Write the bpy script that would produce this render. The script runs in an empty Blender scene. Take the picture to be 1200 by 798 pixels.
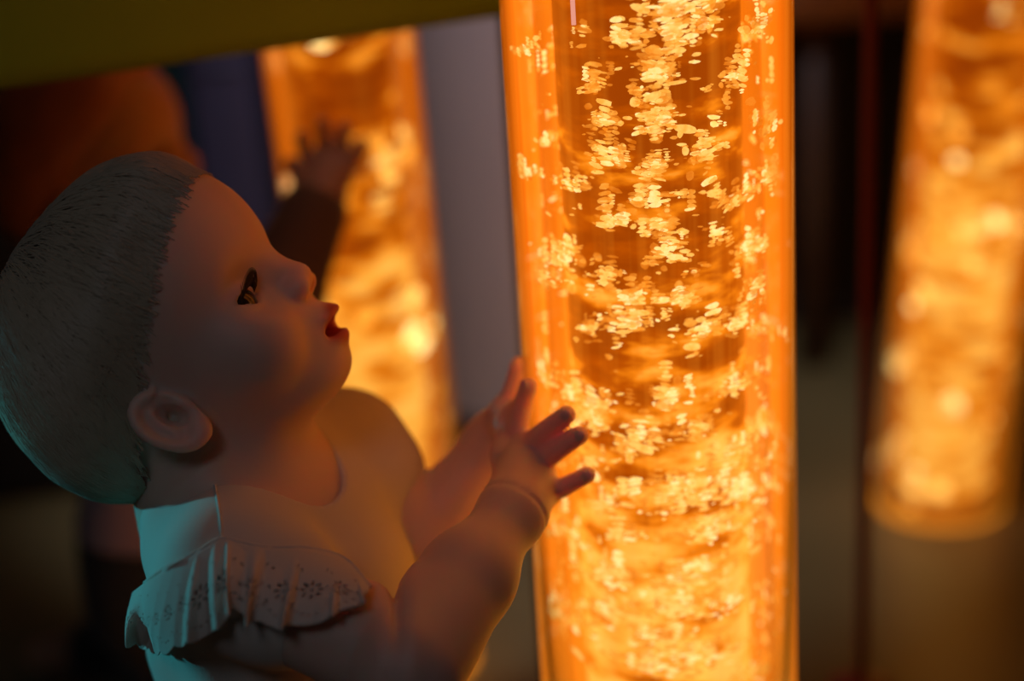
import bpy, bmesh, math, random
import numpy as np
from mathutils import Vector, Matrix

sc = bpy.context.scene
COL = sc.collection

# ------------------------------------------------------------------ camera
PITCH, ROLL, FPX = math.radians(20), math.radians(3.8), 1900.0
CAM = np.array((0.0, 0.0, 0.81))
cf = np.array((0, math.cos(PITCH), -math.sin(PITCH)))
_u0 = np.array((0, math.sin(PITCH), math.cos(PITCH))); _r0 = np.array((1.0, 0, 0))
cu = math.cos(ROLL)*_u0 + math.sin(ROLL)*_r0
cr = math.cos(ROLL)*_r0 - math.sin(ROLL)*_u0
cam_data = bpy.data.cameras.new('camera')
cam_data.sensor_width = 36; cam_data.lens = FPX/1200*36
cam_data.clip_start = 0.05
cam = bpy.data.objects.new('camera', cam_data); COL.objects.link(cam)
m = Matrix.Identity(4)
for i in range(3):
    m[i][0], m[i][1], m[i][2], m[i][3] = cr[i], cu[i], -cf[i], CAM[i]
cam.matrix_world = m
sc.camera = cam
cam_data.dof.use_dof = True
cam_data.dof.focus_distance = 0.848
cam_data.dof.aperture_fstop = 1.9

# ------------------------------------------------------------------ world, lights, exposure
world = bpy.data.worlds.new('world'); sc.world = world
world.use_nodes = True
world.node_tree.nodes['Background'].inputs[0].default_value = (0.55, 0.6, 0.7, 1)
world.node_tree.nodes['Background'].inputs[1].default_value = 0.010
sc.view_settings.view_transform = 'Standard'; sc.view_settings.look = 'None'
sc.view_settings.gamma = 1; sc.view_settings.use_curve_mapping = False
sc.view_settings.exposure = 0.0
sc.cycles.use_denoising = True
sc.cycles.max_bounces = 10; sc.cycles.transparent_max_bounces = 24
sc.cycles.sample_clamp_indirect = 4.0

def lamp(name, kind, loc, target, energy, color, size=0.1, spot=None):
    d = bpy.data.lights.new(name, kind); d.energy = energy; d.color = color
    if kind == 'AREA': d.shape = 'DISK'; d.size = size
    elif kind == 'SPOT': d.spot_size = math.radians(spot); d.spot_blend = 0.6; d.shadow_soft_size = size
    else:
        if kind == 'POINT': d.shadow_soft_size = size
    o = bpy.data.objects.new(name, d); COL.objects.link(o)
    o.location = loc
    o.rotation_euler = (Vector(target)-Vector(loc)).to_track_quat('-Z', 'Y').to_euler()
    return o
# teal room spot, low on the left; added soft cool fill behind the viewer
lamp('teal_spot', 'SPOT', (-1.42, 1.10, 0.60), (-0.190, 0.80, 0.415), 27.0, (0.06, 0.60, 0.76), 0.03, 11)
lamp('fill_lamp', 'AREA', (-0.45, -0.70, 1.9), (-0.05, 0.85, 0.45), 1.75, (0.76, 0.82, 1.0), 0.5)
lamp('column_downlight', 'SPOT', (0.12, 1.15, 2.2), (0.02, 1.75, 0.30), 64, (0.95, 0.90, 1.0), 0.06, 33)

# ------------------------------------------------------------------ helpers
def W(px, py, Z):
    """point of the room that lies Z metres deep where the photograph shows pixel (px, py)"""
    return CAM + Z*(cf + cr*(px-600)/FPX + cu*(399-py)/FPX)
def ray(px, py):
    d = cf + cr*(px-600)/FPX + cu*(399-py)/FPX
    return d
def floor_at(px, py, z=0.0):
    d = ray(px, py); t = (z-CAM[2])/d[2]
    return CAM + d*t

def nodes(mat):
    mat.use_nodes = True
    nt = mat.node_tree
    return nt, nt.nodes['Principled BSDF'], nt.nodes, nt.links
def simple_mat(name, col, rough=0.6, noise=0.0, scale=30, bump=0.0, spec=0.5, sheen=0.0):
    mt = bpy.data.materials.new(name); nt, b, N, L = nodes(mt)
    b.inputs['Base Color'].default_value = (*col, 1); b.inputs['Roughness'].default_value = rough
    b.inputs['Specular IOR Level'].default_value = spec
    if sheen: b.inputs['Sheen Weight'].default_value = sheen
    tc = N.new('ShaderNodeTexCoord')
    tx = N.new('ShaderNodeTexNoise'); tx.inputs['Scale'].default_value = scale; tx.inputs['Detail'].default_value = 4
    L.new(tc.outputs['Object'], tx.inputs['Vector'])
    mx = N.new('ShaderNodeMix'); mx.data_type = 'RGBA'
    mx.inputs['A'].default_value = (*[c*(1-noise) for c in col], 1); mx.inputs['B'].default_value = (*[min(1, c*(1+noise)) for c in col], 1)
    L.new(tx.outputs['Fac'], mx.inputs['Factor']); L.new(mx.outputs['Result'], b.inputs['Base Color'])
    if bump:
        bp = N.new('ShaderNodeBump'); bp.inputs['Strength'].default_value = bump; bp.inputs['Distance'].default_value = 0.002
        L.new(tx.outputs['Fac'], bp.inputs['Height']); L.new(bp.outputs['Normal'], b.inputs['Normal'])
    return mt

def mesh_obj(name, verts, faces, mat, parent=None, smooth=True):
    me = bpy.data.meshes.new(name)
    me.from_pydata([tuple(v) for v in verts], [], [tuple(f) for f in faces])
    me.update()
    if smooth: me.polygons.foreach_set('use_smooth', [True]*len(me.polygons))
    o = bpy.data.objects.new(name, me); COL.objects.link(o)
    if mat: me.materials.append(mat)
    if parent: o.parent = parent
    return o
def bm_obj(name, bm, mat, parent=None, smooth=False):
    me = bpy.data.meshes.new(name); bm.to_mesh(me); bm.free()
    if smooth: me.polygons.foreach_set('use_smooth', [True]*len(me.polygons))
    o = bpy.data.objects.new(name, me); COL.objects.link(o)
    if mat: me.materials.append(mat)
    if parent: o.parent = parent
    return o
def tag(o, label, cat, group=None):
    o['label'] = label; o['category'] = cat
    if group: o['group'] = group
    return o
def struct(o): o['kind'] = 'structure'; return o
def empty(name, loc):
    o = bpy.data.objects.new(name, None); COL.objects.link(o); o.location = loc
    o.empty_display_size = 0.05
    return o
def box_bm(sx, sy, sz, bev=0.0, seg=3):
    bm = bmesh.new(); bmesh.ops.create_cube(bm, size=1)
    bmesh.ops.scale(bm, vec=(sx, sy, sz), verts=bm.verts)
    if bev: bmesh.ops.bevel(bm, geom=bm.edges[:], offset=bev, segments=seg, profile=0.5, affect='EDGES')
    return bm
def lathe(profile, n=64, close=False):
    """profile: list of (r, z); returns verts, faces"""
    V, F = [], []
    for r, z in profile:
        for k in range(n):
            a = 2*math.pi*k/n; V.append((r*math.cos(a), r*math.sin(a), z))
    for i in range(len(profile)-1):
        for k in range(n):
            F.append((i*n+k, i*n+(k+1) % n, (i+1)*n+(k+1) % n, (i+1)*n+k))
    if close:
        F.append(tuple(range(n-1, -1, -1))); F.append(tuple((len(profile)-1)*n+k for k in range(n)))
    return V, F
def tube_path(pts, rad, n=8, caps=True):
    """round tube along pts (rad: number or list)"""
    pts = [Vector(p) for p in pts]; V, F = [], []
    up = Vector((0.123, 0.3, 0.94)).normalized(); prev = None
    for i, p in enumerate(pts):
        t = (pts[min(i+1, len(pts)-1)]-pts[max(i-1, 0)]).normalized()
        a = t.cross(up if prev is None else prev.cross(t)*-1 if False else up)
        if a.length < 1e-4: a = t.orthogonal()
        a.normalize(); b = t.cross(a); r = rad if not hasattr(rad, '__len__') else rad[i]
        for k in range(n):
            an = 2*math.pi*k/n; V.append(p+a*(r*math.cos(an))+b*(r*math.sin(an)))
    for i in range(len(pts)-1):
        for k in range(n): F.append((i*n+k, i*n+(k+1) % n, (i+1)*n+(k+1) % n, (i+1)*n+k))
    if caps: F.append(tuple(range(n-1, -1, -1))); F.append(tuple((len(pts)-1)*n+k for k in range(n)))
    return V, F

# ------------------------------------------------------------------ the room
m_floor = bpy.data.materials.new('vinyl floor'); nt, b, N, L = nodes(m_floor)
tc = N.new('ShaderNodeTexCoord'); tx = N.new('ShaderNodeTexNoise'); tx.inputs['Scale'].default_value = 3.0; tx.inputs['Detail'].default_value = 6
L.new(tc.outputs['Object'], tx.inputs['Vector'])
rp = N.new('ShaderNodeValToRGB'); rp.color_ramp.elements[0].position = 0.35; rp.color_ramp.elements[1].position = 0.7
rp.color_ramp.elements[0].color = (0.10, 0.085, 0.035, 1); rp.color_ramp.elements[1].color = (0.15, 0.125, 0.055, 1)
L.new(tx.outputs['Fac'], rp.inputs['Fac']); L.new(rp.outputs['Color'], b.inputs['Base Color'])
b.inputs['Roughness'].default_value = 0.38; b.inputs['Specular IOR Level'].default_value = 0.35
o = bm_obj('floor', box_bm(5.2, 5.0, 0.1), m_floor); o.location = (0, 0.5, -0.05); struct(o)
m_wall = simple_mat('black matt wall', (0.012, 0.011, 0.012), 0.9, 0.3, 4)
o = bm_obj('wall_back', box_bm(5.2, 0.1, 2.4), m_wall); o.location = (0, 2.27, 1.2); struct(o)
o = bm_obj('wall_left', box_bm(0.1, 5.0, 2.4), m_wall); o.location = (-2.65, 0.5, 1.2); struct(o)
o = bm_obj('wall_right', box_bm(0.1, 5.0, 2.4), m_wall); o.location = (2.65, 0.5, 1.2); struct(o)

# ------------------------------------------------------------------ bubble tubes
TR = 0.08
def tube_dir_obj(loc, axis):
    e = empty('bubble_tube', loc)
    e.rotation_mode = 'QUATERNION'
    e.rotation_quaternion = Vector((0, 0, 1)).rotation_difference(Vector(axis).normalized())
    return e

def emis_mat(name, stops, strength, scale, stretch=1.0, height=(0.0, 1.2, 0.0), detail=3, distort=0.0, sampling=True):
    """glowing water: lamp light scattered by clouds of bubbles. height: z0, z1, amount by which it dims upwards"""
    mt = bpy.data.materials.new(name); mt.use_nodes = True
    nt = mt.node_tree; N = nt.nodes; L = nt.links; N.clear()
    out = N.new('ShaderNodeOutputMaterial'); em = N.new('ShaderNodeEmission')
    tc = N.new('ShaderNodeTexCoord'); mp = N.new('ShaderNodeMapping'); mp.inputs['Scale'].default_value = (1, 1, stretch)
    tx = N.new('ShaderNodeTexNoise'); tx.inputs['Scale'].default_value = scale; tx.inputs['Detail'].default_value = detail
    tx.inputs['Distortion'].default_value = distort
    L.new(tc.outputs['Object'], mp.inputs['Vector']); L.new(mp.outputs['Vector'], tx.inputs['Vector'])
    sx = N.new('ShaderNodeSeparateXYZ'); L.new(tc.outputs['Object'], sx.inputs[0])
    mr = N.new('ShaderNodeMapRange'); mr.inputs['From Min'].default_value = height[0]; mr.inputs['From Max'].default_value = height[1]
    mr.inputs['To Min'].default_value = height[2]; mr.inputs['To Max'].default_value = -height[2]
    L.new(sx.outputs['Z'], mr.inputs['Value'])
    ad = N.new('ShaderNodeMath'); ad.operation = 'ADD'; L.new(tx.outputs['Fac'], ad.inputs[0]); L.new(mr.outputs['Result'], ad.inputs[1])
    rp = N.new('ShaderNodeValToRGB'); r = rp.color_ramp
    while len(r.elements) > 1: r.elements.remove(r.elements[0])
    r.elements[0].position = stops[0][0]; r.elements[0].color = (*stops[0][1], 1)
    for p, c in stops[1:]: r.elements.new(p).color = (*c, 1)
    L.new(ad.outputs[0], rp.inputs['Fac']); L.new(rp.outputs['Color'], em.inputs['Color'])
    em.inputs['Strength'].default_value = strength; L.new(em.outputs[0], out.inputs['Surface'])
    if not sampling: mt.cycles.emission_sampling = 'NONE'
    return mt

m_core = emis_mat('glowing water', [(0.38, (0.13, 0.010, 0.0)), (0.50, (0.27, 0.036, 0.0)), (0.58, (0.70, 0.18, 0.004)), (0.67, (0.95, 0.40, 0.045)), (0.78, (1.0, 0.52, 0.09))],
                  1.0, 20, 3.0, (0.34, 0.70, 0.145), 4, 0.15)
m_shell = bpy.data.materials.new('acrylic wall'); m_shell.use_nodes = True
nt = m_shell.node_tree; N = nt.nodes; L = nt.links; N.clear()
out = N.new('ShaderNodeOutputMaterial'); tr = N.new('ShaderNodeBsdfTransparent'); gl = N.new('ShaderNodeBsdfGlossy')
gl.inputs['Roughness'].default_value = 0.12; gl.inputs['Color'].default_value = (0.5, 0.45, 0.5, 1)
em = N.new('ShaderNodeEmission'); fr = N.new('ShaderNodeFresnel'); fr.inputs['IOR'].default_value = 1.3
tc = N.new('ShaderNodeTexCoord'); mp = N.new('ShaderNodeMapping'); mp.inputs['Scale'].default_value = (1, 1, 0.02)
tx = N.new('ShaderNodeTexNoise'); tx.inputs['Scale'].default_value = 95; tx.inputs['Detail'].default_value = 3
rp = N.new('ShaderNodeValToRGB'); rp.color_ramp.elements[0].position = 0.46; rp.color_ramp.elements[1].position = 0.80
rp.color_ramp.elements[0].color = (0.02, 0.003, 0.0, 1); rp.color_ramp.elements[1].color = (0.26, 0.095, 0.006, 1)  # vertical light streaks painted into the wall as emission
L.new(tc.outputs['Object'], mp.inputs['Vector']); L.new(mp.outputs['Vector'], tx.inputs['Vector'])
sx = N.new('ShaderNodeSeparateXYZ'); L.new(tc.outputs['Object'], sx.inputs[0])
mr = N.new('ShaderNodeMapRange'); mr.inputs['From Min'].default_value = 0.25; mr.inputs['From Max'].default_value = 0.85
mr.inputs['To Min'].default_value = 0.15; mr.inputs['To Max'].default_value = -0.12
L.new(sx.outputs['Z'], mr.inputs['Value'])
ad = N.new('ShaderNodeMath'); ad.operation = 'ADD'; L.new(tx.outputs['Fac'], ad.inputs[0]); L.new(mr.outputs['Result'], ad.inputs[1])
L.new(ad.outputs[0], rp.inputs['Fac'])
L.new(rp.outputs['Color'], em.inputs['Color']); em.inputs['Strength'].default_value = 0.85
mx = N.new('ShaderNodeMixShader'); L.new(fr.outputs[0], mx.inputs[0]); L.new(tr.outputs[0], mx.inputs[1]); L.new(gl.outputs[0], mx.inputs[2])
ads = N.new('ShaderNodeAddShader'); L.new(mx.outputs[0], ads.inputs[0]); L.new(em.outputs[0], ads.inputs[1]); L.new(ads.outputs[0], out.inputs['Surface'])
ve = N.new('ShaderNodeEmission'); ve.inputs['Color'].default_value = (1.0, 0.185, 0.003, 1); ve.inputs['Strength'].default_value = 7.4   # lit water between core and wall
L.new(ve.outputs[0], out.inputs['Volume'])
m_shell.cycles.emission_sampling = 'NONE'

m_shell2 = m_shell.copy(); m_shell2.name = 'dim acrylic wall'  # same wall, its painted glow turned down for the tubes behind
for nd in m_shell2.node_tree.nodes:
    if nd.type == 'EMISSION': nd.inputs['Strength'].default_value = 5.0 if nd.inputs['Strength'].default_value > 2 else 0.3
def flat_em(name, col, s, clear=0.0, col2=None):
    mt = bpy.data.materials.new(name); mt.use_nodes = True; N = mt.node_tree.nodes; L = mt.node_tree.links
    N.clear(); out = N.new('ShaderNodeOutputMaterial'); em = N.new('ShaderNodeEmission')
    em.inputs['Color'].default_value = (*col, 1); em.inputs['Strength'].default_value = s
    if col2:
        tc = N.new('ShaderNodeTexCoord'); tx = N.new('ShaderNodeTexNoise'); tx.inputs['Scale'].default_value = 240; tx.inputs['Detail'].default_value = 2
        ge = N.new('ShaderNodeNewGeometry'); L.new(ge.outputs['Position'], tx.inputs['Vector'])
        rp = N.new('ShaderNodeValToRGB'); rp.color_ramp.elements[0].position = 0.35; rp.color_ramp.elements[1].position = 0.65
        rp.color_ramp.elements[0].color = (*col, 1); rp.color_ramp.elements[1].color = (*col2, 1)
        L.new(tx.outputs['Fac'], rp.inputs['Fac']); L.new(rp.outputs['Color'], em.inputs['Color'])
    if clear:
        tr = N.new('ShaderNodeBsdfTransparent'); mx = N.new('ShaderNodeMixShader'); mx.inputs[0].default_value = 1-clear
        L.new(tr.outputs[0], mx.inputs[1]); L.new(em.outputs[0], mx.inputs[2]); L.new(mx.outputs[0], out.inputs['Surface'])
    else: L.new(em.outputs[0], out.inputs['Surface'])
    mt.cycles.emission_sampling = 'NONE'
    return mt
m_bub = [flat_em('bright bubble', (1.0, 0.40, 0.05), 1.1, 0.30, (1.0, 0.62, 0.15)), flat_em('amber bubble', (0.9, 0.26, 0.015), 1.0, 0.5, (1.0, 0.44, 0.06)),
         flat_em('deep orange bubble', (0.75, 0.17, 0.006), 0.9, 0.6, (0.95, 0.32, 0.03)), flat_em('pale bubble', (1.0, 0.58, 0.14), 1.2, 0.15, (1.0, 0.74, 0.30))]
m_line = flat_em('lavender refraction streak', (0.60, 0.30, 0.26), 0.9)
m_basecap = simple_mat('tube base ring', (0.05, 0.03, 0.02), 0.5, 0.2)

ICO = bmesh.new(); bmesh.ops.create_icosphere(ICO, subdivisions=1, radius=1.0)
ICV = np.array([v.co[:] for v in ICO.verts]); ICF = np.array([[v.index for v in f.verts] for f in ICO.faces])
ICO2 = bmesh.new(); bmesh.ops.create_icosphere(ICO2, subdivisions=2, radius=1.0)
ICV2 = np.array([v.co[:] for v in ICO2.verts]); ICF2 = np.array([[v.index for v in f.verts] for f in ICO2.faces])
def noise3(p, s, seed=0):
    """cheap smooth noise by summed sines, about -1..1"""
    r = np.random.default_rng(seed); v = 0
    for k in range(7):
        d = r.normal(size=3); d /= np.linalg.norm(d)
        v = v + np.sin((p@d)*s*(0.6+0.25*k)+r.uniform(0, 6.28))
    return v/3.2
BUBM = []
for k in range(4):            # four blob shapes shared by all single bubbles
    bm = ICO2.copy()
    for v in bm.verts:
        v.co *= 1+0.22*float(noise3(np.array(v.co[:]), 2.2, 40+k))
    me = bpy.data.meshes.new('bubble'); bm.to_mesh(me); bm.free()
    me.polygons.foreach_set('use_smooth', [True]*len(me.polygons)); me.materials.append(m_bub[k]); BUBM.append(me)

BUBM2 = []
for k in range(4):            # the same shapes, brighter, for the tubes behind
    me = BUBM[k].copy(); mt = me.materials[0].copy(); me.materials[0] = mt; BUBM2.append(me)
    for nd in mt.node_tree.nodes:
        if nd.type == 'EMISSION': nd.inputs['Strength'].default_value *= 1.7
def bubble_tube(loc, axis, label, height, zlo, zhi, n_single, n_cluster, n_stray, seed, big=1.0, R=TR, front=(), view=0.0):
    e = tube_dir_obj(loc, axis); tag(e, label, 'bubble tube', 'glowing orange bubble tubes')
    r = np.random.default_rng(seed)
    core_r = 0.64*R
    V, F = lathe([(0.001, 0.025), (core_r, 0.025), (core_r, height-0.02), (0.001, height-0.02)], 48)
    mesh_obj('water_column', V, F, m_core, e)
    V, F = lathe([(R, 0.015), (R, height-0.001)], 72, True)
    mesh_obj('acrylic_tube', V, F, m_shell if front else m_shell2, e)
    V, F = lathe([(0.001, 0.0), (R*1.0, 0.0), (R*1.0, 0.012), (R*0.9, 0.014), (0.001, 0.014)], 48)
    mesh_obj('base_disc', V, F, flat_em('lit base', (1.0, 0.30, 0.02), 0.7), e)
    V, F = lathe([(R*1.02, height-0.02), (R*1.04, height-0.02), (R*1.04, height+0.03), (0.001, height+0.03)], 48)
    mesh_obj('top_cap', V, F, m_basecap, e)
    for ang in (math.radians(219),):
        p = (core_r*1.04*math.cos(ang), core_r*1.04*math.sin(ang))
        V, F = tube_path([(p[0], p[1], 0.672), (p[0], p[1], height-0.05)], 0.0013, 8)
        mesh_obj('refraction_streak', V, F, m_line, e)  # glowing rod put in for a refracted streak of light
    # clusters of bubbles: centre, half width along the wall, half height, count
    cl = []
    for (p, w, hz) in front:
        cl.append((np.asarray(p), w, hz, int(8+w*hz*big**-2*3.4e5)))
    for k in range(n_cluster):
        a = r.uniform(0, 2*math.pi); rr = R*r.uniform(0.68, 0.90); z = r.uniform(zlo, zhi)
        if front and math.cos(a-view) > 0.15 and 0.30 < z < 0.80: continue
        w = big*r.uniform(0.004, 0.013); cl.append((np.array((rr*math.cos(a), rr*math.sin(a), z)), w, w*r.uniform(0.4, 0.9), int(r.uniform(6, 16))))
    wts = np.array([c[1]*c[2] for c in cl]); wts /= wts.sum()
    def spot(c):
        p0, w, hz, _ = c; u = r.normal()*0.55; v = r.normal()*0.55
        a0 = math.atan2(p0[1], p0[0]); rr = min(max(math.hypot(p0[0], p0[1])+r.normal()*0.004, 0.66*R), 0.94*R)
        a = a0+u*w/rr; return np.array((rr*math.cos(a), rr*math.sin(a), min(max(p0[2]+v*hz+0.25*u*hz, 0.02), height-0.03))), a, math.hypot(u, v)
    for k in range(n_single):
        p, a, _ = spot(cl[r.choice(len(cl), p=wts)])
        if r.uniform() < 0.25:
            a = r.uniform(0, 6.283); p = np.array((0.78*R*math.cos(a), 0.78*R*math.sin(a), r.uniform(zlo, zhi)))
        o = bpy.data.objects.new('bubble', (BUBM if front else BUBM2)[r.choice(4, p=[0.4, 0.3, 0.1, 0.2])]); COL.objects.link(o); o.parent = e
        s = (big*r.uniform(0.0016, 0.0042) if front else r.uniform(0.004, 0.011)); rr = math.hypot(p[0], p[1]); lim = R*0.97-s*0.5
        if rr > lim: p[:2] *= lim/rr
        o.location = p; o.scale = (0.4*s, 1.15*s*r.uniform(0.8, 2.0 if front else 1.2), s*r.uniform(0.35 if front else 0.7, 0.8 if front else 1.1))
        o.rotation_euler = (r.normal()*0.25, 0, a)
    VV, FF, MI = [], [], []; base = 0
    stray = [(np.array((0.8*R*math.cos(t), 0.8*R*math.sin(t), z)), 0.003*big, 0.003*big, 3) for t, z in zip(r.uniform(0, 6.283, n_stray), r.uniform(zlo, zhi, n_stray))]
    BV, BF = (ICV2, ICF2) if front else (ICV, ICF)
    for c in cl+stray:
        tilt0 = r.normal()*0.12
        for q_ in range(9 if c[3] > 5 else 0):                         # soft amber blobs built as the glow of a cluster
            p, a, dist = spot(c); p[:2] *= 0.93; cc = r.choice(4, p=[0.10, 0.45, 0.45, 0.0])
            v = BV*np.array((0.0015*big, c[1]*r.uniform(0.12, 0.34), c[2]*r.uniform(0.14, 0.34)))*(1+0.2*noise3(BV, 2.5, int(r.integers(1e6))))[:, None]
            ca, sa = math.cos(a), math.sin(a)
            v = np.stack([v[:, 0]*ca-v[:, 1]*sa, v[:, 0]*sa+v[:, 1]*ca, v[:, 2]], 1)+p
            VV.append(v); FF.append(BF+base); base += len(BV); MI += [cc]*len(BF)
        for q_ in range(c[3]):
            p, a, dist = spot(c)
            cc = r.choice(4, p=[0.42, 0.22, 0.06, 0.30] if dist < 0.6 else [0.25, 0.38, 0.27, 0.10])
            nst = r.choice([1, 2, 4], p=[0.62, 0.23, 0.15])
            s = big*r.uniform(0.0006, 0.0021)*(1.25 if dist < 0.5 else 0.85); tilt = tilt0+r.normal()*0.12
            for q in range(nst):
                v = BV*np.array((0.5*s, s*r.uniform(0.9, 2.3), s*r.uniform(0.35, 0.8)))*(1+0.14*r.normal(size=(len(BV), 1)))
                v[:, 2] += v[:, 1]*tilt
                ca, sa = math.cos(a), math.sin(a)
                v = np.stack([v[:, 0]*ca-v[:, 1]*sa, v[:, 0]*sa+v[:, 1]*ca, v[:, 2]], 1)+p+np.array((0, 0, q*s*1.5))
                VV.append(v); FF.append(BF+base); base += len(BV); MI += [cc]*len(BF)
    o = mesh_obj('bubble_cloud', np.concatenate(VV), np.concatenate(FF), None, e)
    for mt in m_bub: o.data.materials.append(mt)
    o.data.polygons.foreach_set('material_index', MI)
    o['kind'] = 'stuff'
    return e

AX = W(770, 400, 0.95)                                   # main tube stands upright through this point
MAIN = np.array((AX[0], AX[1], 0.0))
def on_tube(px, py, off):
    """point where the ray of a pixel meets the main tube widened by off (front side); tangent point when it misses"""
    d = ray(px, py); o2 = CAM[:2]-MAIN[:2]; d2 = d[:2]
    a = d2@d2; bq = 2*o2@d2; c = o2@o2-(TR+off)**2; disc = bq*bq-4*a*c
    t = (-bq-math.sqrt(max(disc, 0)))/(2*a)
    return CAM+d*t

# clusters seen on the front of the water: pixel, half width, half height (pixels)
CLU = [(712, 185, 20, 14), (655, 300, 34, 20), (640, 325, 20, 12), (778, 145, 22, 18), (768, 95, 24, 22), (790, 45, 34, 22), (800, 10, 40, 12), (865, 235, 22, 8), (880, 290, 24, 9),
       (745, 350, 24, 14), (800, 350, 18, 12), (830, 385, 24, 10), (890, 340, 14, 12), (666, 215, 30, 7), (610, 60, 20, 4), (614, 203, 22, 4), (785, 295, 22, 16), (708, 325, 18, 14),
       (765, 200, 18, 12), (825, 180, 14, 14), (858, 95, 12, 10), (735, 45, 24, 8), (705, 145, 18, 9), (894, 30, 10, 10), (735, 378, 30, 10), (870, 372, 16, 10), (760, 235, 30, 6),
       (718, 260, 24, 6), (845, 275, 10, 8), (700, 100, 10, 6), (770, 265, 16, 10), (690, 385, 14, 8), (832, 30, 10, 10), (905, 150, 6, 16), (905, 210, 6, 10),
       (695, 485, 30, 16), (782, 470, 18, 14), (745, 520, 26, 14), (825, 572, 60, 18), (795, 590, 34, 12), (868, 575, 34, 14), (707, 592, 18, 10), (835, 622, 34, 10), (720, 675, 30, 12),
       (815, 675, 40, 10), (785, 712, 34, 9), (822, 716, 20, 8), (707, 720, 26, 12), (775, 745, 34, 8), (820, 765, 40, 9), (770, 785, 50, 8), (850, 705, 16, 7), (650, 715, 12, 12),
       (860, 525, 26, 8), (860, 455, 30, 8), (638, 440, 14, 10), (670, 460, 14, 8), (740, 570, 20, 7), (880, 790, 18, 8), (690, 545, 18, 8), (648, 625, 8, 6), (905, 540, 5, 16), (812, 505, 26, 8), (735, 630, 18, 6)]
FRONT = []
for px, py, w, hz in CLU:
    q = on_tube(px, py, -TR*0.22) if 650 < px < 890 else on_tube(px, py, -TR*0.08)
    g_ = 1.35 if py > 440 else 1.2
    FRONT.append((q-MAIN, g_*w*0.87/FPX, g_*hz*0.92/FPX))
bubble_tube(tuple(MAIN), (0, 0, 1), 'large sharp orange bubble tube in front, touched by the blond baby', 1.5, 0.24, 0.95, 240, 90, 480, 11,
            front=FRONT, view=math.atan2(CAM[1]-MAIN[1], CAM[0]-MAIN[0]))
# right tube: base seen at (1100, 600); leans a touch
B = floor_at(1100, 588); T = W(1164, 0, np.dot(B-CAM, cf)-0.235)
bubble_tube(tuple(B), tuple(T-B), 'blurred orange bubble tube at the right with its round foot in view', 1.5, 0.02, 1.0, 130, 34, 30, 23, 2.4, 0.071)
B = floor_at(484, 772); T = W(397, 50, np.dot(B-CAM, cf)-0.255)
bubble_tube(tuple(B), tuple(T-B), 'blurred orange bubble tube behind the baby\'s face, below the green rail', 1.5, 0.05, 1.0, 130, 34, 30, 35, 2.4, 0.063)

# ------------------------------------------------------------------ padded rails, column, post, foam blocks
m_green = simple_mat('green vinyl', (0.22, 0.36, 0.010), 0.55, 0.15, 12, 0.1)
m_brown = simple_mat('brown vinyl', (0.22, 0.10, 0.04), 0.6, 0.15, 12, 0.1)
m_seam = simple_mat('dark seam', (0.05, 0.06, 0.01), 0.7)
def rail(name, A, Bp, h, d, mat, label):
    A = Vector(A); Bp = Vector(Bp); v = Bp-A
    e = empty(name, (A+Bp)/2); e.rotation_euler = (0, 0, math.atan2(v.y, v.x))
    bm = box_bm(v.length, d, h, min(d, h)*0.28, 5)
    o = bm_obj('padding', bm, mat, e, True); o.location = (0, d/2, h/2)
    V, F = tube_path([(-v.length/2+0.03, 0.004, h*0.52), (v.length/2-0.03, 0.004, h*0.52)], 0.004, 8)
    mesh_obj('piping', V, F, m_seam, e)
    for sx in (-1, 1):
        z = A.z
        pv, pf = tube_path([(sx*(v.length/2-0.07), d/2, -z), (sx*(v.length/2-0.07), d/2, 0.01)], 0.022, 16)
        mesh_obj('support_post', pv, pf, m_basecap, e)
    tag(e, label, 'rail'); return e
A = W(0, 110, 0.18/0.18); Bq = W(580, 25, 0.18/0.157)
A[2] = Bq[2] = 0.63
dv = Bq-A
rail('padded_rail', A-dv*0.5, A+dv*1.33, 0.22, 0.065, m_green, 'green padded rail crossing above the baby\'s head in the upper left')
A2 = W(900, 34, 2.0); B2 = W(1240, 18, 2.02); A2[2] = B2[2] = (A2[2]+B2[2])/2
rail('padded_rail', A2, B2, 0.16, 0.10, m_brown, 'dark brown padded rail at the top between the two right bubble tubes')

m_col = simple_mat('pale grey column paint', (0.52, 0.50, 0.54), 0.65, 0.05, 8)
c0 = floor_at(640, 520)
e = empty('round_column', (c0[0], c0[1]+0.14, 0))
V, F = lathe([(0.152, 0.0), (0.152, 2.4)], 64)
mesh_obj('shaft', V, F, m_col, e)
V, F = lathe([(0.153, 0.0), (0.158, 0.0), (0.158, 0.03), (0.153, 0.036)], 64)
mesh_obj('skirting', V, F, m_basecap, e)
tag(e, 'pale grey round column behind the front bubble tube', 'column')

m_red = simple_mat('dark red lacquer', (0.16, 0.012, 0.008), 0.5, 0.1)
p = floor_at(1010, 815)
e = empty('slim_post', (p[0], p[1], 0))
V, F = lathe([(0.001, 0.012), (0.0055, 0.012), (0.0055, 1.9), (0.001, 1.9)], 16)
mesh_obj('shaft', V, F, m_red, e)
V, F = lathe([(0.001, 0.0), (0.03, 0.0), (0.03, 0.008), (0.006, 0.014), (0.001, 0.014)], 24)
mesh_obj('foot_plate', V, F, m_red, e)
tag(e, 'slim dark red post standing left of the right bubble tube', 'post')

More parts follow.
